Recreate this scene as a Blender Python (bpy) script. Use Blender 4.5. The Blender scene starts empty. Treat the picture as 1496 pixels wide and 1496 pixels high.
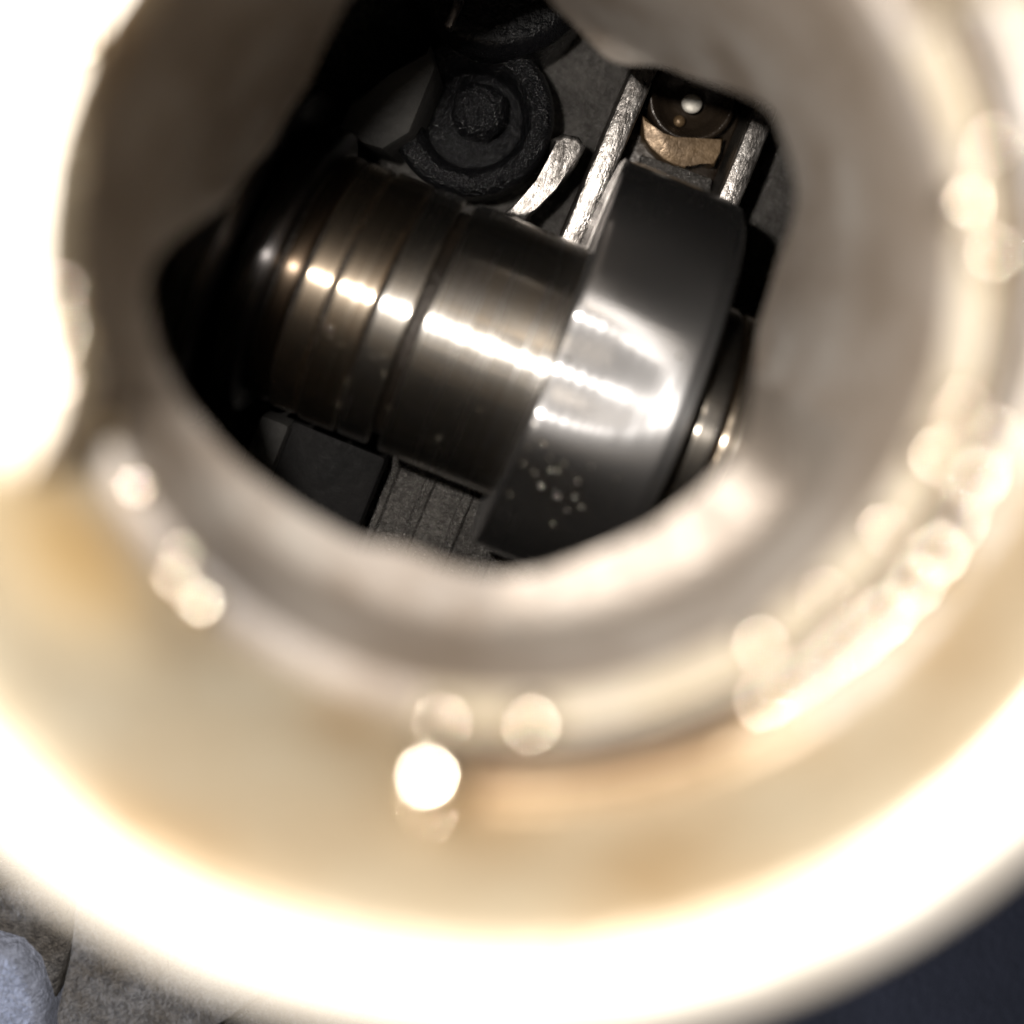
import bpy, bmesh, math, random
from mathutils import Vector, Matrix, noise

random.seed(7)
R = math.radians
PI = math.pi
MM = 0.001
TOP = 0.12                                  # height of the lens above the cylinder head datum, metres
SC = bpy.context.scene
COL = SC.collection

# ------------------------------------------------------------------ camera
PX, PY, FPX, FULL = 748.0, 370.0, 1616.0, 1496.0     # principal point and focal length in photo pixels
cam = bpy.data.cameras.new('camera')
cam.sensor_width = 36.0
cam.sensor_fit = 'HORIZONTAL'
cam.lens = 36.0 * FPX / FULL
cam.shift_x = 0.0
cam.shift_y = -(FULL / 2 - PY) / FULL                # the square crop sits below the optical axis
cam.clip_start = 0.002
cam.clip_end = 5.0
cam.dof.use_dof = True
cam.dof.focus_distance = 0.097
cam.dof.aperture_fstop = cam.lens / 3.0              # a 3 mm pupil
cam.dof.aperture_blades = 0
co = bpy.data.objects.new('camera', cam)
co.location = (0, 0, TOP)
COL.objects.link(co)
SC.camera = co

# ------------------------------------------------------------------ light
w = bpy.data.worlds.new('World')
SC.world = w
w.use_nodes = True
bg = w.node_tree.nodes['Background']
bg.inputs['Color'].default_value = (0.62, 0.70, 1.0, 1)
bg.inputs['Strength'].default_value = 0.035

def P3(px, py, d):
    """photo pixel + depth below the lens (mm) -> mm, z = -depth"""
    return Vector(((px - PX) / FPX * d, (PY - py) / FPX * d, -d))

fl = bpy.data.lights.new('phone_flash', 'POINT')
fl.energy = 0.33
fl.color = (1.0, 0.945, 0.875)
fl.shadow_soft_size = 0.0014
fo = bpy.data.objects.new('phone_flash', fl)
fo.location = (-11.0 * MM, 9.5 * MM, TOP + 0.0005)
COL.objects.link(fo)

wl = bpy.data.lights.new('cool_fill', 'AREA')  # added cool fill on the outer castings, in place of ambient light
wl.energy = 1.7
wl.color = (0.80, 0.86, 1.0)
wl.shape = 'DISK'
wl.size = 0.12
wo = bpy.data.objects.new('cool_fill', wl)
wo.location = (-0.45, -0.22, TOP + 0.10)
wo.rotation_euler = (Vector((-0.04, -0.05, 0.03)) - wo.location).to_track_quat('-Z', 'Y').to_euler()
COL.objects.link(wo)

SC.view_settings.view_transform = 'Standard'
SC.view_settings.look = 'None'
SC.view_settings.exposure = 0.0
SC.view_settings.gamma = 1.0
SC.cycles.use_denoising = True
SC.cycles.max_bounces = 8
SC.cycles.glossy_bounces = 5
SC.cycles.sample_clamp_indirect = 4.0
SC.cycles.blur_glossy = 0.6

# ------------------------------------------------------------------ materials
class NT:
    def __init__(s, name):
        s.m = bpy.data.materials.new(name)
        s.m.use_nodes = True
        s.t = s.m.node_tree
        s.b = s.t.nodes['Principled BSDF']
    def n(s, typ, **kw):
        x = s.t.nodes.new(typ)
        for k, v in kw.items():
            if k in x.inputs: x.inputs[k].default_value = v
            else: setattr(x, k, v)
        return x
    def l(s, a, b): s.t.links.new(a, b)
    def coord(s, scale=(1, 1, 1)):
        tc = s.n('ShaderNodeTexCoord'); mp = s.n('ShaderNodeMapping')
        mp.inputs['Scale'].default_value = [v * 1000 for v in scale]     # millimetres
        s.l(tc.outputs['Object'], mp.inputs['Vector'])
        return mp.outputs['Vector']
    def noise(s, vec, scale, detail=4, rough=0.55):
        x = s.n('ShaderNodeTexNoise'); x.inputs['Scale'].default_value = scale
        x.inputs['Detail'].default_value = detail; x.inputs['Roughness'].default_value = rough
        s.l(vec, x.inputs['Vector']); return x.outputs['Fac']
    def ramp(s, fac, stops):
        x = s.n('ShaderNodeValToRGB'); e = x.color_ramp.elements
        while len(e) < len(stops): e.new(0.5)
        for el, (p, c) in zip(e, stops):
            el.position = p; el.color = (*c, 1) if len(c) == 3 else c
        s.l(fac, x.inputs['Fac']); return x.outputs['Color']
    def maprange(s, fac, a, b, c, d):
        x = s.n('ShaderNodeMapRange')
        for k, v in zip(('From Min', 'From Max', 'To Min', 'To Max'), (a, b, c, d)): x.inputs[k].default_value = v
        s.l(fac, x.inputs['Value']); return x.outputs['Result']
    def bump(s, h, strength, dist_mm, prev=None):
        x = s.n('ShaderNodeBump'); x.inputs['Strength'].default_value = strength
        x.inputs['Distance'].default_value = dist_mm * MM
        s.l(h, x.inputs['Height'])
        if prev is not None: s.l(prev, x.inputs['Normal'])
        return x.outputs['Normal']

def cast(name, c0, c1, metallic=0.5, rough=0.4, grain=2.2, strength=0.6, dist=0.25, coat=0.0, blotch=0.18, spec=0.5, fleck=0.0, stretch=(1, 1, 1)):
    k = NT(name); v = k.coord(stretch)
    big = k.noise(v, blotch, 5); fine = k.noise(v, grain, 3, 0.7)
    col = k.ramp(big, [(0.3, c0), (0.7, c1)])
    if fleck:                                # dark pits and scratches in the skin
        fk = k.noise(v, 1.5, 6, 0.75)
        mx = k.n('ShaderNodeMix', data_type='RGBA', blend_type='MULTIPLY')
        mx.inputs['Factor'].default_value = fleck
        k.l(col, mx.inputs['A']); k.l(k.ramp(fk, [(0.42, (0.12, 0.11, 0.10)), (0.56, (1, 1, 1))]), mx.inputs['B'])
        col = mx.outputs['Result']
    k.l(col, k.b.inputs['Base Color'])
    k.b.inputs['Metallic'].default_value = metallic
    k.l(k.maprange(fine, 0.3, 0.7, rough - 0.1, rough + 0.12), k.b.inputs['Roughness'])
    bp = k.bump(fine, strength, dist)
    k.l(bp, k.b.inputs['Normal'])
    if coat: k.l(bp, k.b.inputs['Coat Normal'])
    k.b.inputs['Coat Weight'].default_value = coat
    k.b.inputs['Specular IOR Level'].default_value = spec
    k.b.inputs['Coat Roughness'].default_value = 0.15
    return k.m

def ground_steel(name, axis='X', base=(0.57, 0.56, 0.55), tint=(0.44, 0.37, 0.28), rough=0.22, aniso=0.85, line=1.0, soft=0.44, haze=0.2):
    """turned and ground steel: rings round the axis, spread highlights along it"""
    k = NT(name)
    sx = (1, 0.02, 0.02) if axis == 'X' else (0.02, 0.02, 1)
    v = k.coord(sx); v2 = k.coord()
    rings = k.noise(v, 2.5 * line, 6, 0.65)
    tone_patch = k.noise(v2, 0.22, 4)
    mx = k.n('ShaderNodeMath', operation='MULTIPLY'); k.l(rings, mx.inputs[0]); k.l(tone_patch, mx.inputs[1])
    k.l(k.ramp(mx.outputs[0], [(0.14, tint), (0.34, base)]), k.b.inputs['Base Color'])
    k.b.inputs['Metallic'].default_value = 1.0
    k.l(k.maprange(rings, 0.3, 0.7, rough - 0.06, rough + 0.08), k.b.inputs['Roughness'])
    k.b.inputs['Anisotropic'].default_value = aniso
    p2 = k.n('ShaderNodeBsdfPrincipled'); p2.inputs['Metallic'].default_value = 1.0
    p2.inputs['Roughness'].default_value = soft; p2.inputs['Anisotropic'].default_value = 0.3
    p2.inputs['Anisotropic Rotation'].default_value = 0.25
    p2.inputs['Base Color'].default_value = (*[(x + y) / 2 for x, y in zip(base, tint)], 1)
    ms = k.n('ShaderNodeMixShader'); ms.inputs['Fac'].default_value = haze
    k.l(k.b.outputs[0], ms.inputs[1]); k.l(p2.outputs[0], ms.inputs[2])
    k.l(ms.outputs[0], k.t.nodes['Material Output'].inputs['Surface'])
    tg = k.n('ShaderNodeTangent', direction_type='RADIAL', axis=axis)
    k.l(tg.outputs['Tangent'], k.b.inputs['Tangent'])
    k.b.inputs['Anisotropic Rotation'].default_value = 0.25      # scratches run round the shaft, so the glint spreads along it
    k.l(tg.outputs['Tangent'], p2.inputs['Tangent'])
    k.l(k.bump(rings, 0.035, 0.03), k.b.inputs['Normal'])
    return k.m

def varnished(name, stops, metallic=0.25, rough=0.38, scale=0.16, bumps=0.35, coat=0.25):
    """cast alloy under a film of old oil"""
    k = NT(name); v = k.coord()
    a = k.noise(v, scale, 5, 0.6); f = k.noise(v, 1.1, 4, 0.6)
    k.l(k.ramp(a, stops), k.b.inputs['Base Color'])
    k.b.inputs['Metallic'].default_value = metallic
    k.l(k.maprange(f, 0.3, 0.7, rough - 0.1, rough + 0.15), k.b.inputs['Roughness'])
    k.l(k.bump(f, bumps, 0.3), k.b.inputs['Normal'])
    k.b.inputs['Coat Weight'].default_value = coat
    k.b.inputs['Coat Roughness'].default_value = 0.2
    return k.m

M = {}
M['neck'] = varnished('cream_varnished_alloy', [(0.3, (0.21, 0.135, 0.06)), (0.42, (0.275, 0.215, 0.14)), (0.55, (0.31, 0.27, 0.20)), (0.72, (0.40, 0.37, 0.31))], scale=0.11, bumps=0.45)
def tone_patch(m, centre, radius, colour):
    """a toned patch with an uneven outline at one spot (mm, object space)"""
    t = m.node_tree; b = t.nodes['Principled BSDF']
    src = b.inputs['Base Color'].links[0].from_socket
    tc = t.nodes.new('ShaderNodeTexCoord')
    d = t.nodes.new('ShaderNodeVectorMath'); d.operation = 'DISTANCE'; d.inputs[1].default_value = [c * MM for c in centre]
    t.links.new(tc.outputs['Object'], d.inputs[0])
    nz = t.nodes.new('ShaderNodeTexNoise'); nz.inputs['Scale'].default_value = 300.0
    t.links.new(tc.outputs['Object'], nz.inputs['Vector'])
    ad = t.nodes.new('ShaderNodeMath'); ad.operation = 'MULTIPLY_ADD'
    t.links.new(nz.outputs['Fac'], ad.inputs[0]); ad.inputs[1].default_value = 3.0 * MM
    t.links.new(d.outputs['Value'], ad.inputs[2])
    mr = t.nodes.new('ShaderNodeMapRange'); mr.inputs['From Min'].default_value = (radius + 4.5) * MM; mr.inputs['From Max'].default_value = (radius + 0.4) * MM
    t.links.new(ad.outputs[0], mr.inputs['Value'])
    mx = t.nodes.new('ShaderNodeMix'); mx.data_type = 'RGBA'
    t.links.new(mr.outputs['Result'], mx.inputs['Factor']); t.links.new(src, mx.inputs['A'])
    mx.inputs['B'].default_value = (*colour, 1)
    t.links.new(mx.outputs['Result'], b.inputs['Base Color'])
def wall_at(px, py, r=16.9):
    d = r * FPX / math.hypot(px - PX, py - PY)
    p = P3(px, py, d)
    return (p.x, p.y, 56.0 - d)
tone_patch(M['neck'], wall_at(70, 790), 2.6, (0.56, 0.44, 0.27))  # amber patch; the lit wall's brightness is put into its colour
tone_patch(M['neck'], wall_at(110, 800), 0.6, (0.46, 0.29, 0.10))  # narrow amber oil run inside it
M['rim'] = varnished('clean_machined_alloy', [(0.3, (0.60, 0.54, 0.45)), (0.7, (0.74, 0.69, 0.62))], metallic=0.1, rough=0.45, bumps=0.4, scale=0.35)
M['lug'] = varnished('worn_lug_alloy', [(0.3, (0.44, 0.36, 0.24)), (0.5, (0.54, 0.47, 0.36)), (0.7, (0.62, 0.57, 0.49))], metallic=0.15, rough=0.34, scale=0.3, bumps=0.5)
M['lugtop'] = varnished('orange_stained_lug', [(0.35, (0.15, 0.085, 0.032)), (0.55, (0.19, 0.13, 0.065)), (0.72, (0.26, 0.21, 0.14))], metallic=0.3, rough=0.38, scale=0.12, bumps=0.5)
M['lugpale'] = varnished('pale_worn_lug', [(0.35, (0.25, 0.22, 0.185)), (0.55, (0.34, 0.315, 0.285)), (0.72, (0.44, 0.42, 0.40))], metallic=0.15, rough=0.5, scale=0.4, bumps=0.6)
M['lugdark'] = varnished('dark_brown_strip', [(0.3, (0.025, 0.014, 0.008)), (0.7, (0.05, 0.032, 0.02))], metallic=0.0, rough=0.7, coat=0.0)
M['bore'] = varnished('brown_oil_varnish', [(0.3, (0.125, 0.098, 0.075)), (0.45, (0.17, 0.142, 0.118)), (0.56, (0.205, 0.18, 0.158)), (0.72, (0.26, 0.24, 0.218))], metallic=0.0, rough=0.5, scale=0.16, bumps=0.5, coat=0.0)
M['borelip'] = varnished('highlight_lip', [(0.3, (0.22, 0.185, 0.155)), (0.7, (0.32, 0.29, 0.26))], metallic=0.55, rough=0.55, scale=0.2, bumps=0.5, coat=0.0)
tone_patch(M['bore'], wall_at(325, 850, 15.9), 1.8, (0.10, 0.088, 0.08))  # the lug's cast shadow, toned into the bore colour
M['cast'] = cast('oily_cast_alloy', (0.12, 0.112, 0.105), (0.24, 0.225, 0.21), metallic=0.55, rough=0.18, grain=2.6, strength=1.0, dist=0.6, spec=0.7, fleck=0.4)
M['shade_bore'] = cast('shade_toned_bore', (0.055, 0.044, 0.032), (0.09, 0.075, 0.055), metallic=0.2, rough=0.42, grain=1.0, strength=0.4, dist=0.3)
M['outcast'] = cast('dry_cast_alloy', (0.17, 0.14, 0.105), (0.33, 0.315, 0.30), metallic=0.25, rough=0.5, grain=3.2, strength=1.0, dist=0.45, fleck=0.55, blotch=0.3)
M['bright'] = cast('bluish_alloy', (0.47, 0.51, 0.64), (0.62, 0.67, 0.84), metallic=0.2, rough=0.5, grain=2.6, strength=1.0, dist=0.5, fleck=0.35, blotch=0.4)
M['steel'] = ground_steel('ground_steel')
M['lobe'] = ground_steel('polished_lobe_steel', base=(0.60, 0.60, 0.61), tint=(0.50, 0.48, 0.47), rough=0.145, aniso=0.85, soft=0.5, haze=0.28)
M['ringst'] = ground_steel('heat_tinted_steel', base=(0.52, 0.47, 0.40), tint=(0.36, 0.25, 0.15), rough=0.22)
M['groove'] = cast('dark_groove', (0.010, 0.008, 0.006), (0.022, 0.015, 0.010), metallic=0.5, rough=0.4)
M['black'] = cast('oil_black_steel', (0.004, 0.004, 0.005), (0.010, 0.010, 0.011), metallic=0.0, rough=0.15, grain=1.9, strength=1.0, dist=0.7, spec=0.5)
M['flatblack'] = cast('flat_black_steel', (0.005, 0.005, 0.006), (0.010, 0.010, 0.011), metallic=0.0, rough=0.3, grain=1.4, strength=0.8, dist=0.3, spec=0.15)  # near black with little sheen
M['umber'] = cast('dark_brown_oiled_steel', (0.016, 0.011, 0.008), (0.034, 0.024, 0.016), metallic=0.2, rough=0.3, grain=1.2, strength=0.5, dist=0.2, spec=0.4)
M['darksteel'] = ground_steel('dark_oiled_steel', base=(0.09, 0.085, 0.085), tint=(0.05, 0.045, 0.042), rough=0.28)
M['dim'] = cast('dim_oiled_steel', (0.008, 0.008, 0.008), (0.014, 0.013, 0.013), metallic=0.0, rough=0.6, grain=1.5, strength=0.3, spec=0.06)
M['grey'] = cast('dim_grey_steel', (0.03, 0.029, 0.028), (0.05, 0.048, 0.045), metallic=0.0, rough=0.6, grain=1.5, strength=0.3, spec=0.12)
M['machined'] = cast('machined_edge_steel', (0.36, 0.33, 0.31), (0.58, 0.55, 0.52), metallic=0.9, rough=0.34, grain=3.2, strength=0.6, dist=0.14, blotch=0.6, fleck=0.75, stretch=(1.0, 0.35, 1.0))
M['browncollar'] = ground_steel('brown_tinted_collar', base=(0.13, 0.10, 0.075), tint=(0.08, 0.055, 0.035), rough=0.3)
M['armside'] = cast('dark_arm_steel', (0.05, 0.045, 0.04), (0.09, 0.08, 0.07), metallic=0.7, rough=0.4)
M['web'] = cast('bronze_stained_steel', (0.09, 0.055, 0.026), (0.19, 0.125, 0.066), metallic=0.4, rough=0.34, grain=1.4, strength=0.35, dist=0.12, blotch=0.5)
M['ball'] = cast('bright_ball_steel', (0.7, 0.66, 0.58), (0.8, 0.76, 0.68), metallic=0.4, rough=0.5, strength=0.3, dist=0.1)
M['shade_infill'] = cast('shade_infill_black', (0.09, 0.09, 0.105), (0.12, 0.12, 0.145), metallic=0.0, rough=0.5, grain=1.5, strength=0.3)
def glintmat():
    k = NT('oil_glint_drop'); k.b.inputs['Base Color'].default_value = (0.75, 0.68, 0.55, 1)
    k.b.inputs['Metallic'].default_value = 1.0; k.b.inputs['Roughness'].default_value = 0.14
    return k.m
M['oil'] = glintmat()  # bright metal for the added glint beads
M['oilfilm'] = M['oil'].copy()
M['oilfilm'].name = 'thin_oil_drop'
M['oilfilm'].node_tree.nodes['Principled BSDF'].inputs['Base Color'].default_value = (0.60, 0.55, 0.45, 1)
M['oilfilm'].node_tree.nodes['Principled BSDF'].inputs['Roughness'].default_value = 0.10

# ------------------------------------------------------------------ mesh helpers (all in millimetres)
def link(name, bm, mat, parent=None, smooth=True, mats=None):
    me = bpy.data.meshes.new(name)
    bmesh.ops.scale(bm, vec=(MM, MM, MM), verts=bm.verts)
    bmesh.ops.recalc_face_normals(bm, faces=bm.faces)
    bm.to_mesh(me); bm.free()
    for m in (mats or [mat]): me.materials.append(m)
    if smooth:
        for p in me.polygons: p.use_smooth = True
        try: me.set_sharp_from_angle(angle=R(38))
        except Exception: pass
    o = bpy.data.objects.new(name, me)
    COL.objects.link(o)
    if parent is not None: o.parent = parent
    return o

def thing(name, label, cat, loc=(0, 0, 0), rotz=0.0, group=None, parent_loc=None):
    o = bpy.data.objects.new(name, None)
    o.empty_display_size = 0.005
    o.location = (loc[0] * MM, loc[1] * MM, loc[2] * MM + TOP)
    o.rotation_euler = (0, 0, rotz)
    o['label'] = label; o['category'] = cat
    if group: o['group'] = group
    COL.objects.link(o)
    return o

def lathe(bm, prof, axis='Z', a0=0.0, a1=2 * PI, n=128, centre=(0, 0, 0), wob=0.0, seed=0.0, fr=None):
    """prof: list of (radius, height along axis); fr(r, h, a) -> (r, h) may bend it"""
    full = abs(a1 - a0 - 2 * PI) < 1e-6
    m = n if full else n + 1
    rows = []
    for r, h in prof:
        row = []
        for i in range(m):
            a = a0 + (a1 - a0) * i / n
            rr, hh = (r, h) if fr is None else fr(r, h, a)
            if wob:
                rr += wob * noise.noise(Vector((math.cos(a) * 2 + seed, math.sin(a) * 2, h * 0.15)))
            c, s = rr * math.cos(a), rr * math.sin(a)
            p = (c, s, hh) if axis == 'Z' else (hh, c, s)
            row.append(bm.verts.new(Vector(p) + Vector(centre)))
        rows.append(row)
    for a, b in zip(rows, rows[1:]):
        for i in range(m if full else m - 1):
            j = (i + 1) % m
            bm.faces.new((a[i], a[j], b[j], b[i]))
    if not full:
        for i in (0, m - 1):
            try: bm.faces.new([r[i] for r in rows])
            except ValueError: pass
    return rows

def rprof(pts, rad=0.4, seg=4):
    """round the inner corners of an open profile"""
    out = [pts[0]]
    for a, b, c in zip(pts, pts[1:], pts[2:]):
        A, B, C_ = Vector(a), Vector(b), Vector(c)
        u, v = (A - B), (C_ - B)
        r = min(rad, u.length * 0.45, v.length * 0.45)
        p, q = B + u.normalized() * r, B + v.normalized() * r
        for k in range(seg + 1):
            t = k / seg
            x = p * (1 - t) ** 2 + B * 2 * t * (1 - t) + q * t * t
            out.append((x.x, x.y))
    out.append(pts[-1])
    return out

def box(bm, lo, hi, bev=0.25, seg=2):
    g = bmesh.ops.create_cube(bm, size=1.0)
    vs = g['verts']
    c = [(a + b) / 2 for a, b in zip(lo, hi)]; d = [b - a for a, b in zip(lo, hi)]
    for v in vs: v.co = Vector((c[0] + v.co.x * d[0], c[1] + v.co.y * d[1], c[2] + v.co.z * d[2]))
    if bev:
        es = list({e for v in vs for e in v.link_edges})
        bmesh.ops.bevel(bm, geom=es, offset=bev, segments=seg, affect='EDGES', profile=0.5)

def prism(bm, pts, z0, z1, bev=0.25, seg=2):
    """upright prism over a counter-clockwise outline"""
    bot = [bm.verts.new((x, y, z0)) for x, y in pts]
    top = [bm.verts.new((x, y, z1)) for x, y in pts]
    n = len(pts)
    f = bm.faces.new(top); bm.faces.new(bot[::-1])
    for i in range(n):
        bm.faces.new((bot[i], bot[(i + 1) % n], top[(i + 1) % n], top[i]))
    if bev:
        bmesh.ops.bevel(bm, geom=list(f.edges), offset=bev, segments=seg, affect='EDGES', profile=0.5)

def dome(bm, c, r, squash=0.6, nrm=Vector((0, 0, 1)), u=10, v=6):
    g = bmesh.ops.create_uvsphere(bm, u_segments=u, v_segments=v, radius=r)
    q = nrm.to_track_quat('Z', 'Y').to_matrix()
    for vt in g['verts']:
        p = vt.co.copy(); p.z *= squash
        vt.co = q @ p + Vector(c)

def circle_at(cx, cy, r, n, a0=0, a1=2 * PI):
    return [(cx + r * math.cos(a0 + (a1 - a0) * i / n), cy + r * math.sin(a0 + (a1 - a0) * i / n)) for i in range(n)]

# ================================================================== the oil filler neck (coaxial with the lens)
neck = thing('oil_filler_neck', 'cream coloured round oil filler neck with blown out rim surrounding the dark opening', 'filler neck', (0, 0, -56))
NZ = 56.0                                   # local z = NZ - depth
def D(d): return NZ - d

bm = bmesh.new()
lathe(bm, rprof([(17.55, D(26.9)), (17.8, D(26.5)), (18.9, D(26.5)), (18.95, D(29.5))], 0.45, 6), n=192)
link('rim', bm, M['rim'], neck)

bm = bmesh.new()                            # upper wall, then the step down into the narrower bore
lathe(bm, rprof([(18.95, D(29.5)), (18.6, D(31)), (18.6, D(46)), (20.6, D(52.5)), (24, D(58)), (23, D(60.2)), (19.6, D(53)), (17.2, D(46.5)),
                 (17.2, D(41)), (16.9, D(39.6)), (16.9, D(28.2)), (17.15, D(27.2)), (17.56, D(26.9))], 0.5, 3), n=192, wob=0.12)
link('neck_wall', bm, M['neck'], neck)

# the narrower bore; its lower edge is an uneven cut, traced as (radius, depth) round the axis
CONT = [(1140, 370), (1128, 410), (1108, 470), (1100, 530), (1093, 600), (1075, 662), (1035, 708), (1000, 735), (960, 765), (900, 795), (850, 815),
        (800, 832), (740, 843), (690, 838), (645, 826), (605, 806), (580, 800), (550, 797), (520, 791), (480, 768), (400, 718),
        (350, 680), (300, 625), (260, 570), (232, 510), (217, 450), (212, 412), (228, 374), (274, 336), (334, 296), (398, 212),
        (452, 122), (482, 50), (515, -15), (600, -55), (660, -95), (760, -90), (800, 0), (850, 50), (885, 88), (920, 97), (960, 95), (1010, 115),
        (1080, 137), (1128, 160), (1142, 200), (1160, 255), (1163, 300)]
pol = sorted(((math.atan2(PY - y, x - PX) % (2 * PI)), math.hypot(x - PX, y - PY)) for x, y in CONT)
def contour(a):
    a %= 2 * PI
    n = len(pol)
    for i in range(n):
        a0, r0 = pol[i]; a1, r1 = pol[(i + 1) % n]
        if i == n - 1: a1 += 2 * PI
        aa = a if a >= pol[0][0] else a + 2 * PI
        if a0 <= aa <= a1:
            t = (aa - a0) / max(1e-6, a1 - a0)
            return r0 + (r1 - r0) * t
    return pol[0][1]
NB = 288
sm = [contour(2 * PI * i / NB) for i in range(NB)]
for _ in range(4): sm = [(sm[i - 1] + 2 * sm[i] + sm[(i + 1) % NB]) / 4 for i in range(NB)]
RB = 15.9
cut = []
for i in range(NB):
    a = 2 * PI * i / NB
    rp = sm[i]
    d = min(66.0 if math.cos(a) < -0.2 else 76.0, max(47.0, RB * FPX / rp))
        # the right hand side ends in a ledge instead of a long wall
    if R(205) < a < R(330): d = min(d, 48.2)             # below, the bore closes with a tapered lip
    cut.append((rp * d / FPX, d))
for _ in range(30):                           # the depth of the cut changes gently
    dd = [(cut[i - 1][1] + cut[i][1] + cut[(i + 1) % NB][1]) / 3 for i in range(NB)]
    cut = [(sm[i] * dd[i] / FPX, dd[i]) for i in range(NB)]
def taper(i):
    a = 360.0 * i / NB
    k = max(0.0, min(1.0, (a - 225) / 20)) * max(0.0, min(1.0, (340 - a) / 20))
    return 2.5 - 0.9 * k * k * (3 - 2 * k)
bm = bmesh.new()
rows = []
def ring(fn):
    row = []
    for i in range(NB):
        a = 2 * PI * i / NB
        r, d = fn(i, a)
        r += 0.04 * noise.noise(Vector((math.cos(a) * 3, math.sin(a) * 3, d * 0.2)))
        row.append(bm.verts.new((r * math.cos(a), r * math.sin(a), D(d))))
    rows.append(row)
ring(lambda i, a: (17.2, 40.0))
ring(lambda i, a: (16.4, 39.9))
ring(lambda i, a: (16.0, 40.1))
ring(lambda i, a: (RB, 40.5))
for k in range(1, 9):
    t = k / 9
    ring(lambda i, a: (RB, 40.5 + (max(45.6, cut[i][1] - taper(i)) - 40.5) * t))
def edge(i, t, back=0.0):
    r, d = cut[i]
    s = t ** 1.7
    d0 = max(45.6, d - taper(i))
    return (RB + (r - RB) * s, d0 + (d - d0) * t)
for k in range(0, 6): ring(lambda i, a: edge(i, k / 5))
ring(lambda i, a: (cut[i][0] + 0.25, cut[i][1] + 0.45))
ring(lambda i, a: (max(cut[i][0] + 0.9, RB + 0.3), cut[i][1] + 0.9))
ring(lambda i, a: (max(RB + 1.2, 17.2 + (min(cut[i][1], 57) - 46.5) * 0.36), cut[i][1] + 1.5))
for a, b in zip(rows, rows[1:]):
    for i in range(NB):
        j = (i + 1) % NB
        bm.faces.new((a[i], a[j], b[j], b[i]))
shade_rows = [f for f in bm.faces if sum(math.hypot(v.co.x, v.co.y) for v in f.verts) / len(f.verts) < RB - 0.9 and f.calc_center_median().y > -2]
for f in shade_rows: f.material_index = 1  # inward ledge faces toned darker in place of shade
for f in bm.faces:
    c = f.calc_center_median()
    if f not in shade_rows and R(268) < math.atan2(c.y, c.x) % (2 * PI) < R(332) and c.z < D(45.5): f.material_index = 2  # lip stretch toned bright and metallic to carry the highlight
link('bore', bm, None, neck, mats=[M['bore'], M['shade_bore'], M['borelip']])

# two bayonet lugs, each a ledge with a slight ramp
def make_lug(a0, a1, ri=14.9, mats=('lug', 'lugtop', 'lugdark', 'lugpale'), taper_end=False):
    bm = bmesh.new()
    def ramp(r, h, a):
        t = (a - a0) / (a1 - a0)
        lift = 0.5 * (t - 0.5)
        if taper_end:                        # the free end runs out into the wall
            k = max(0.0, (a - (a1 - R(9))) / R(9))
            r = r + (17.25 - r) * 0.92 * k * k
        return r + 0.10 * noise.noise(Vector((a * 4, h, 2.0))), h + lift + 0.08 * noise.noise(Vector((a * 5, r, 7)))
    lathe(bm, rprof([(17.3, D(33.4)), (16.7, D(33.75)), (16.2, D(33.8)), (15.95, D(34.9)), (15.45, D(35.0)), (15.25, D(34.4)), (15.08, D(34.3)), (ri + 0.05, D(34.3)), (ri, D(37.5)), (17.3, D(38.2))], 0.5, 5), a0=a0, a1=a1, n=120, fr=ramp)
    for f in bm.faces:
        c = f.calc_center_median(); r = math.hypot(c.x, c.y)
        if r > 16.18 and c.z > D(36): f.material_index = 1 if R(240) < math.atan2(c.y, c.x) % (2 * PI) < R(303) else 3
        elif ri + 0.12 < r <= 16.18 and c.z > D(36): f.material_index = 2  # strip behind the inner edge set dark brown
    return link('bayonet_lug', bm, None, neck, mats=[M[k] for k in mats])
lug_r = make_lug(R(259), R(388))
lug_l = make_lug(R(76), R(205), 14.6, ('neck', 'rim', 'rim', 'rim'), True)  # brighter alloy on this lug adds to its flash burn-out

# metal beads added on lugs and shoulder: glints that the lens spreads into discs
def beads(parent, pts, rad, face=None, name='glint_bead'):
    base = None
    for px, py, d, lift in pts:
        if face and lift < .35: d = face * FPX / math.hypot(px - PX, py - PY)      # sits on the inner face of its lug
        p = P3(px, py, d); p.z = D(d)
        radial = Vector((-p.x, -p.y, 0)).normalized()
        nrm = (radial * (1 - lift) + Vector((0, 0, 1)) * lift).normalized()
        r = rad * random.uniform(0.6, 1.2) * (1.35 if 630 < px < 645 else 0.7 if lift > .7 else 1)
        if base is None:
            bmb = bmesh.new(); dome(bmb, (0, 0, 0), 1.0, 0.7, u=28, v=18)
            base = link(name, bmb, M['oil'], parent); o = base  # bright metal of the added glint beads
        else:
            o = base.copy(); COL.objects.link(o); o.parent = parent
        o.location = p * MM
        o.scale = (r, r, r)
        o.rotation_euler = nrm.to_track_quat('Z', 'Y').to_euler()
beads(lug_l, [(105, 200, 35.5, .3), (100, 425, 36.5, .3), (108, 490, 37.2, .3), (108, 250, 36.8, .3), (125, 60, 36, .3), (96, 560, 36, .3)], 0.7, 14.6)
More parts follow.
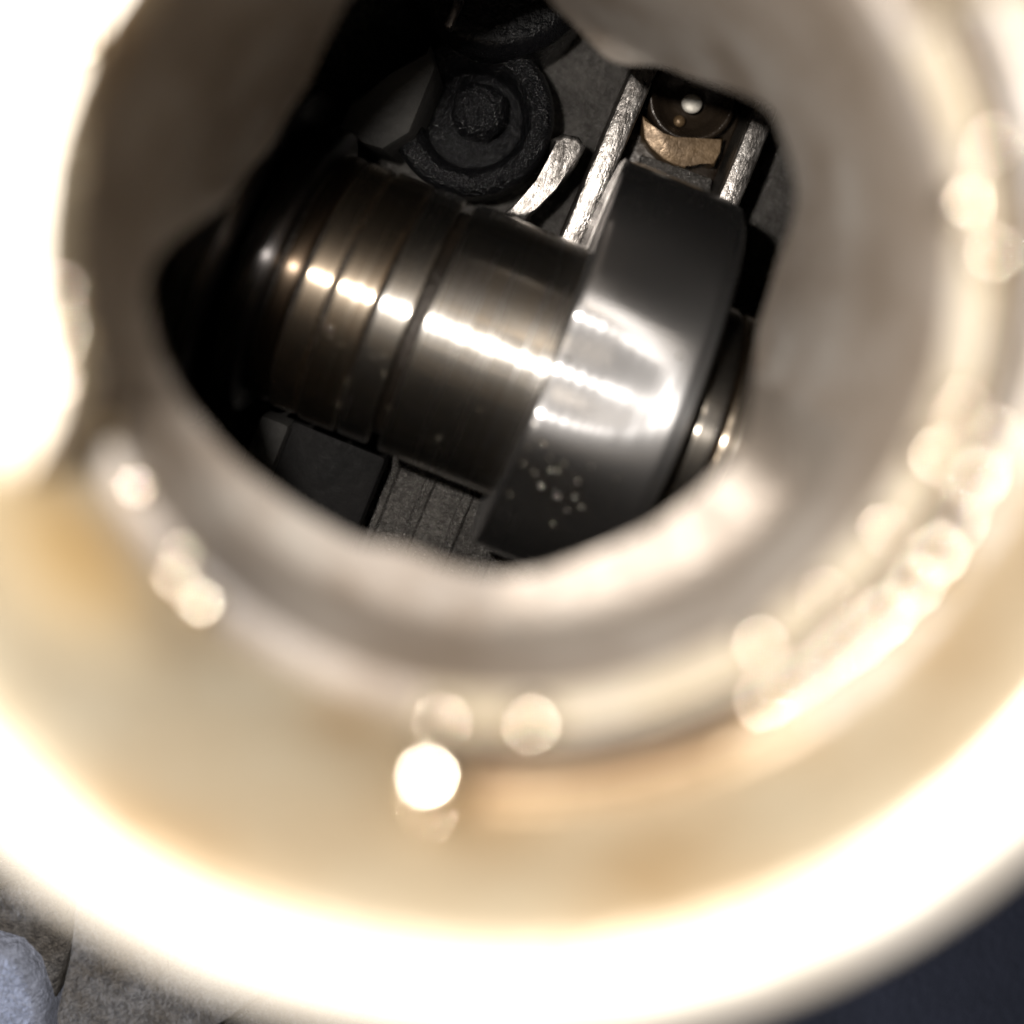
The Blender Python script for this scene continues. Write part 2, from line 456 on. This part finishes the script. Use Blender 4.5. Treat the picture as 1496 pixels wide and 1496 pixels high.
beads(lug_r, [(650, 1050, 37.2, .2), (780, 1052, 36.8, .2), (1400, 592, 35.8, .2), (1365, 665, 35.7, .3), (1290, 772, 36.2, .2), (1203, 868, 36.6, .2),
              (1110, 935, 36.9, .2), (1300, 905, 33.9, .8), (1192, 985, 33.9, .8), (1258, 940, 33.9, .8), (1122, 1030, 33.9, .8), (1345, 862, 33.9, .8), (1225, 962, 33.8, .8), (1158, 1008, 33.8, .8), (1380, 815, 33.8, .8), (1412, 762, 33.8, .8), (1440, 705, 33.8, .8), (1462, 640, 33.8, .8), (1280, 922, 33.7, .8),
              (1445, 215, 35.2, .2), (1447, 370, 35.0, .2), (1410, 300, 37, .2), (640, 1144, 33.2, .5), (634, 1130, 33.2, .5), (628, 1192, 33.4, .8)], 0.75, 14.9)
beads(neck, [(262, 845, 39.5, .6), (150, 625, 39.7, .6), (203, 712, 39.7, .6), (270, 808, 39.6, .6), (247, 862, 39.5, .6), (300, 880, 39.6, .6)], 0.55)
lug_l['label'] = 'left bayonet lug burnt out by the flash'

# ================================================================== the engine frame: x along the camshaft, y across it, z towards the lens
ROT = math.atan2(-0.376, 0.927)
E, NN = Vector((0.927, -0.376)), Vector((0.376, 0.927))
Q0, AX = -7.8, 88.0
ORG = (NN.x * Q0, NN.y * Q0, -AX)
def T(px, py, d):
    p = P3(px, py, d)
    return Vector((p.x * E.x + p.y * E.y, p.x * NN.x + p.y * NN.y - Q0, AX - d))
def eng(name, label, cat, t=0, q=0, h=0, group=None):
    p = Vector((ORG[0], ORG[1])) + E * t + NN * q
    return thing(name, label, cat, (p.x, p.y, -AX + h), ROT, group)

# ------------------------------------------------------------------ cylinder head: the cast floor beneath everything
head = eng('cylinder_head', 'rough grey cast cylinder head floor showing round the camshaft inside the opening', 'cylinder head', 0, 0, -22)
HZ = -22.0
bm = bmesh.new()
N = 130; S = 43.0
grid = {}
for i in range(N + 1):
    for j in range(N + 1):
        x, y = -S + 2 * S * i / N, -S + 2 * S * j / N
        z = 0.5 * noise.noise(Vector((x * .12, y * .12, 3))) + 0.25 * noise.noise(Vector((x * .7, y * .7, 9)))
        rise = max(0, (y - 20) / 14)                       # climbs towards the far wall
        z += 3.5 * min(1, rise) ** 2
        grid[i, j] = bm.verts.new((x, y, z))
for i in range(N):
    for j in range(N):
        bm.faces.new((grid[i, j], grid[i + 1, j], grid[i + 1, j + 1], grid[i, j + 1]))
link('floor_casting', bm, M['cast'], head)
bm = bmesh.new()
lathe(bm, [(42.5, -3), (42.5, 15.5), (46, 15.5), (46, -3)], n=96, wob=0.4)
link('side_wall', bm, M['cast'], head)
bm = bmesh.new()                              # the ribbed pedestal below the shaft
PEDX0, PEDX1, PEDY0, PEDY1, PEDH = -5.5, 20.0, -36.0, -12.2, -12.6
gx, gy = 70, 70
gr = {}
for i in range(gx + 1):
    for j in range(gy + 1):
        x = PEDX0 + (PEDX1 - PEDX0) * i / gx; y = PEDY0 + (PEDY1 - PEDY0) * j / gy
        z = PEDH - HZ + 0.22 * noise.noise(Vector((x * .5, y * .5, 1))) + 0.1 * noise.noise(Vector((x * 1.7, y * 1.7, 5)))
        if i in (0, gx) or j in (0, gy): z = 0.3
        gr[i, j] = bm.verts.new((x, y, z))
for i in range(gx):
    for j in range(gy):
        bm.faces.new((gr[i, j], gr[i + 1, j], gr[i + 1, j + 1], gr[i, j + 1]))
link('pedestal', bm, M['cast'], head)
for k, x in enumerate((-2.4, 1.0, 4.7, 8.3)):
    bm = bmesh.new()
    y1 = -12.6 if k < 3 else -17.5
    ns = 26
    prev = None
    for j in range(ns + 1):
        y = -35 + (y1 + 35) * j / ns
        wv = 0.12 * noise.noise(Vector((k * 5, y * .4, 0)))
        z = PEDH - HZ
        row = [bm.verts.new((x + wv + dx, y, z + dz + 0.12 * noise.noise(Vector((y, dx * 3, k))))) for dx, dz in ((-.75, -.3), (-.5, .45), (-.15, .8), (.2, .75), (.42, .3), (.5, -.4))]
        if prev:
            for a in range(5): bm.faces.new((prev[a], prev[a + 1], row[a + 1], row[a]))
        else:
            bm.faces.new(row)
        prev = row
    link('rib', bm, M['cast'], head)

# ------------------------------------------------------------------ camshaft
camsh = eng('camshaft', 'polished steel camshaft with a wide shining lobe lying across the opening', 'camshaft')
def turned(name, prof, mat, n=160):
    bm = bmesh.new()
    lathe(bm, [(0.01, prof[0][1])] + prof + [(0.01, prof[-1][1])], axis='X', n=n)
    return link(name, bm, mat, camsh)
def band(name, t0, t1, r, mat, ch=0.3, r2=None):
    r2 = r if r2 is None else r2
    e = ch * 0.25
    return turned(name, [(r - ch, t0), (r - ch * 0.3, t0 + ch * 0.3), (r, t0 + ch), (r, t0 + ch + e), (r, t0 + ch + 2 * e), (r2, t1 - ch - 2 * e), (r2, t1 - ch - e), (r2, t1 - ch), (r2 - ch * 0.3, t1 - ch * 0.3), (r2 - ch, t1)], mat)
turned('core', [(9.3, -34), (9.3, 34)], M['groove'])
band('bearing_journal', -3.95, 5.9, 10.5, M['steel'], 0.2)
band('collar', -7.35, -4.9, 10.4, M['steel'], 0.2)
band('collar', -10.55, -7.65, 10.45, M['ringst'], 0.2)
band('collar', -12.9, -10.9, 10.3, M['ringst'], 0.2)
band('collar', -14.8, -13.2, 10.3, M['browncollar'], 0.5)
band('flange', -17.4, -15.0, 12.0, M['darksteel'], 0.6)
band('flange', -21.5, -18.0, 14.5, M['darksteel'], 0.8)
band('flange', -30, -22.5, 16.0, M['darksteel'], 0.8)
band('collar', 16.5, 18.2, 10.5, M['steel'], 0.25)
band('collar', 18.6, 20.9, 10.3, M['ringst'], 0.25)
band('bearing_journal', 21.2, 32, 10.3, M['steel'], 0.4)

LT0, LT1 = 5.35, 15.5
def lobe_r(a, t):
    """a = 0 along +y (up the picture), 90 deg towards the lens"""
    base, nose = 14.3, 18.2
    c = math.cos(a - R(-4))
    r = base
    if c > 0: r = base + (nose - base) * (c ** 2.2)
    # ripple shaped to split the highlight, dying out towards the far edge
    u = (t - LT0) / (LT1 - LT0)
    amp = 0.55 * max(0.0, 1 - u * u * 1.1)
    phi = a - R(82.6)
    r -= amp * math.cos(phi / R(22) * PI) * math.exp(-(phi / R(37)) ** 2)
    return r
bm = bmesh.new()
na, nt = 360, 40
rows = []
st = [(LT0, -0.35), (LT0 + 0.12, -0.1), (LT0 + 0.4, 0)] + [(LT0 + 0.4 + (LT1 - LT0 - 1.6) * k / nt, 0.03 * math.sin(PI * k / nt)) for k in range(1, nt + 1)] + [(LT1 - 0.9, -0.12), (LT1 - 0.35, -0.2), (LT1, -0.75)]
for t, dr in st:
    rows.append([bm.verts.new((t, (lobe_r(2 * PI * i / na, t) + dr) * math.cos(2 * PI * i / na), (lobe_r(2 * PI * i / na, t) + dr) * math.sin(2 * PI * i / na))) for i in range(na)])
for a, b in zip(rows, rows[1:]):
    for i in range(na):
        j = (i + 1) % na
        bm.faces.new((a[i], a[j], b[j], b[i]))
bm.faces.new(rows[0][::-1]); bm.faces.new(rows[-1])
lobe = link('cam_lobe', bm, M['lobe'], camsh)

# oil droplets on the lobe and the journal
def on_cam(px, py, rfun):
    """point of the shaft surface under a photo pixel"""
    lo, hi = 70.0, 88.0
    d = lo
    while d < hi:
        p = T(px, py, d)
        if math.hypot(p.y, p.z) <= rfun(math.atan2(p.z, p.y), p.x): return p
        d += 0.02
    return None
drop = None
def droplet(px, py, r, parent, rfun):
    global drop
    p = on_cam(px, py, rfun)
    if p is None: return
    if drop is None:
        b = bmesh.new(); dome(b, (0, 0, 0), 1.0, 0.85, u=16, v=12)
        o = drop = link('oil_droplet', b, M['oilfilm'], parent)
    else:
        o = drop.copy(); COL.objects.link(o); o.parent = parent
    o.location = p * MM; o.scale = (r, r, r)
    o.rotation_euler = Vector((0, p.y, p.z)).normalized().to_track_quat('Z', 'Y').to_euler()
LD = [(763, 677), (781, 690), (794, 647), (803, 668), (805, 686), (814, 687), (825, 676), (864, 681), (845, 703), (745, 722), (815, 725), (840, 725), (828, 745),
      (808, 765), (992, 521), (795, 562), (830, 525), (790, 650), (770, 655), (900, 700), (850, 740), (790, 710)]
for x, y in LD: droplet(x, y, random.uniform(0.13, 0.175), lobe, lobe_r)
journal = [o for o in camsh.children if o.name.startswith('bearing_journal')][0]
for x, y in [(780, 545), (778, 456), (735, 459), (725, 480), (668, 510), (700, 600), (640, 640)]: droplet(x, y, 0.105, journal, lambda a, t: 10.5)
coll = [o for o in camsh.children if o.name.startswith('collar')]
for x, y in [(505, 558), (485, 480), (470, 470), (482, 492), (500, 505), (495, 592)]: droplet(x, y, 0.115, coll[1], lambda a, t: 10.5)
for x, y in [(545, 522), (560, 520), (560, 547), (568, 596)]: droplet(x, y, 0.115, coll[0], lambda a, t: 10.45)

# ------------------------------------------------------------------ rocker arm under the lobe
ra = eng('valve_rocker', 'valve rocker with two bright machined side walls and a ball socket above the lobe', 'rocker arm', 10.4, 18, -20)
def rl(t, q, h): return (t - 10.4, q - 18, h + 20)
def arm_wall(t0, t1, q0, q1, h0, h1, lean=0.0):
    bm = bmesh.new()
    n = 24
    top = [rl(0, q0 + (q1 - q0) * k / n, 0)[1] for k in range(n + 1)]
    rows = []
    for k in range(n + 1):
        u = k / n
        y = top[k]; tt = lean * (u - 0.5)
        crown = 0.5 * math.sin(PI * u) - 0.3
        x0, x1 = rl(t0, 0, 0)[0] + tt, rl(t1, 0, 0)[0] + tt
        z0, z1 = h0 + 20, h1 + 20 + crown
        jit = lambda s: 0.05 * noise.noise(Vector((y * 1.3, s, t0)))
        pr = [(x0, z0), (x0, z1 - .45), (x0 + .18 + jit(1), z1 - .12), (x0 + .55, z1), (x1 - .55, z1 + jit(2)), (x1 - .18 + jit(3), z1 - .12), (x1, z1 - .45), (x1, z0)]
        rows.append([bm.verts.new((x, y, z)) for x, z in pr])
    for a, b in zip(rows, rows[1:]):
        for i in range(7): bm.faces.new((a[i], a[i + 1], b[i + 1], b[i]))
    bm.faces.new(rows[0]); bm.faces.new(rows[-1][::-1])
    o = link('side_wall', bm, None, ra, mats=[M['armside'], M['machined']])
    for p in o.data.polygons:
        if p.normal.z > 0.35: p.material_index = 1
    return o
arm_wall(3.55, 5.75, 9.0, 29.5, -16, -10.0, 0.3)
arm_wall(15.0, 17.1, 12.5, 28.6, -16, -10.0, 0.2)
bm = bmesh.new()                              # end of the channel, joining the two walls
box(bm, rl(4.0, 28.8, -16), rl(16.9, 30.4, -9.9), 0.4)
link('end_wall', bm, M['umber'], ra)
bm = bmesh.new()                              # floor of the channel
box(bm, rl(5.5, 10, -18), rl(15.2, 30, -16.6), 0.3)
link('channel_floor', bm, M['umber'], ra)
# the brown web: an arch with a round bite out of its lower edge
def pxl(pts, d, off=(10.4, 18)):
    out = []
    for x, y in pts:
        p = T(x, y, d); out.append((p.x - off[0], p.y - off[1]))
    return out
cx, cy = pxl([(1012, 143)], 101.5)[0]
bm = bmesh.new()
prism(bm, pxl([(938, 165), (953, 187), (970, 195), (987, 200), (1020, 205), (1058, 200), (1052, 222), (1044, 243), (1034, 239), (1023, 236), (1011, 239), (1002, 246),
               (985, 241), (968, 232), (952, 218), (941, 202)][::-1], 101.5), 3.2, 6.4, 0.2)
link('web', bm, M['web'], ra)
bm = bmesh.new()                              # dark hollow round the socket and the bright ball in it
lathe(bm, rprof([(4.15, -3.6), (4.15, 3.0), (3.7, 3.3), (2.6, 1.6), (1.6, 0.8), (0.01, 0.6)], 0.3, 3), n=48, centre=(cx, cy, 3.0))
sock = link('socket', bm, M['umber'], ra)
bm = bmesh.new()
dome(bm, (cx + 0.2, cy - 0.35, 5.6), 0.95, 0.4, Vector((-0.14, 0.1, 1)), u=24, v=14)
link('ball', bm, M['ball'], sock)
bm = bmesh.new()
dome(bm, (cx - 0.2, cy - 2.2, 5.1), 0.55, 0.5, u=16, v=8)
link('oil_glint_drop', bm, M['web'], sock)
bm = bmesh.new()                              # the pad that shows between web and lobe
prism(bm, pxl([(938, 226), (1000, 247), (1041, 262), (1036, 300), (925, 262)][::-1], 102.5), 2.0, 5.5, 0.3)
link('wear_pad', bm, M['cast'], ra)

# ------------------------------------------------------------------ second rocker: only its curved bright fork shows
f2 = eng('rocker_fork', 'short curved bright steel fork between the black lifter cup and the rocker arm', 'fork', 0, 15, -22)
fp = [(826, 196), (806, 203), (805, 240), (790, 268), (762, 290), (735, 312), (768, 323), (782, 306), (812, 276), (842, 243), (856, 215), (845, 200)]
pts = []
for x, y in fp:
    p = T(x, y, 99); pts.append((p.x - 0, p.y - 15))
bm = bmesh.new(); prism(bm, pts, 2.0, 11.4, 0.45, 3)
o = link('fork_arm', bm, M['machined'], f2)

# ------------------------------------------------------------------ black lifter cup and housing
lf = eng('valve_lifter', 'oil black round lifter cup with a speckled ring above the left end of the camshaft', 'valve lifter', -8, 18, -22)
bm = bmesh.new()
lathe(bm, rprof([(7.4, 0), (7.4, 10.4), (6.7, 11.6), (5.5, 11.4), (4.7, 9.6), (4.6, 5.0), (0.01, 4.6)], 0.5, 4), n=72)
link('cup', bm, M['black'], lf)
bm = bmesh.new()
lathe(bm, rprof([(2.7, 4.0), (2.6, 8.6), (1.9, 9.6), (0.01, 9.9)], 0.6, 4), n=40, centre=(0.3, 0.8, 0), wob=0.25)
link('stem_tip', bm, M['black'], lf)
bm = bmesh.new()
lathe(bm, rprof([(8.6, 0), (8.6, 13.0), (7.6, 14.5), (0.01, 14.7)], 0.6, 4), n=72, centre=(-2.6, 13.2, 0))
link('housing', bm, M['flatblack'], lf)
bm = bmesh.new()
p = T(660, 12, 92); box(bm, (p.x + 8 - .35, p.y - 18 - 1.3, 14), (p.x + 8 + .35, p.y - 18 + 1.6, 16.2), 0.25)
link('retaining_clip', bm, M['machined'], lf)

# ------------------------------------------------------------------ bearing caps in the shade, left
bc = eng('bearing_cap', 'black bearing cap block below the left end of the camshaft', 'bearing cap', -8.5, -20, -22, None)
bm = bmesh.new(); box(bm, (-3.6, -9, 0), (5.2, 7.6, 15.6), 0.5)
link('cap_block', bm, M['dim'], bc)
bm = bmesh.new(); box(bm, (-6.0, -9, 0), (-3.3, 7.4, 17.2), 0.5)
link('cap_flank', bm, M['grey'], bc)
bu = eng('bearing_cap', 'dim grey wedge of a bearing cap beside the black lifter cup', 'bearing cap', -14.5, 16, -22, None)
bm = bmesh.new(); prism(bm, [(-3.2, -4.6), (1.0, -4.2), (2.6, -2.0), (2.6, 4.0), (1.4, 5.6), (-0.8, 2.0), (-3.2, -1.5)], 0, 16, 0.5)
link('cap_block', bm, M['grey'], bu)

# ================================================================== outside: the valve cover and what lies round it
vc = thing('valve_cover', 'grey cast valve cover spreading out beneath the filler neck', 'valve cover', (0, 0, -95))
bm = bmesh.new()
lathe(bm, rprof([(23.5, 37.6), (27, 33.5), (43, 2.5), (47, 0.8), (47, 0.02), (42.4, 0.02), (41.5, 2), (25.5, 32.5), (22.5, 35.0)], 0.8, 3), n=128)
link('dome', bm, M['cast'], vc)
bm = bmesh.new()
lathe(bm, [(43, -0.4), (170, -0.4), (170, -2.4), (43, -2.4)], n=96)
link('roof_plate', bm, M['cast'], vc)

def slab(pxs, d_top, thick, bev, amp, seed, cell=1.0):
    """cast slab with a lightly uneven top over a photo outline at a given depth, real thickness"""
    pts = [(P3(x, y, d_top).x, P3(x, y, d_top).y) for x, y in pxs]
    bm = bmesh.new(); prism(bm, pts, 0, thick, bev, 3)
    bmesh.ops.triangulate(bm, faces=[f for f in bm.faces if len(f.verts) > 4])
    return bm
cb = thing('cast_block', 'rough grey cast block with brown specks below the filler neck', 'cast block', (0, 0, -94.6))
bm = slab([(112, 1250), (420, 1250), (420, 1440), (330, 1470), (280, 1500), (240, 1640), (72, 1640), (84, 1480), (103, 1400)][::-1], 90.5, 4.1, 0.9, .2, 1)
link('block_body', bm, M['outcast'], cb)
ab = thing('alloy_bracket', 'pale bluish alloy bracket in the bottom left corner', 'bracket', (0, 0, -94.6))
bm = slab([(-160, 1392), (-20, 1380), (20, 1392), (46, 1420), (62, 1470), (60, 1640), (-160, 1640)][::-1], 90.0, 4.6, 1.2, .2, 1)
link('bracket_body', bm, M['bright'], ab)
bm = slab([(-160, 1290), (60, 1300), (96, 1340), (97, 1395), (74, 1470), (58, 1440), (40, 1400), (10, 1375), (-160, 1372)][::-1], 91.5, 2.6, 0.7, .2, 1)
link('bracket_flange', bm, M['outcast'], ab)
e2 = thing('cover_ledge', 'smooth grey ledge tucked under the blown out rim beside the cast block', 'ledge', (0, 0, -94.6))
bm = slab([(440, 1300), (620, 1300), (620, 1640), (262, 1640), (300, 1512), (345, 1482), (432, 1452)][::-1], 91.5, 2.6, 0.8, .2, 1)
link('ledge_body', bm, M['cast'], e2)
pl = thing('shade_infill_panel', 'dark blue black plastic panel added where the bottom right corner is in shade', 'plastic panel', (0, 0, -94.6))  # added dark slab standing in for the shade of this corner
bm = slab([(700, 1300), (1700, 1000), (1900, 1900), (760, 1900)][::-1], 80, 14.0, 2.0, .2, 1)
link('shade_panel_body', bm, M['shade_infill'], pl)
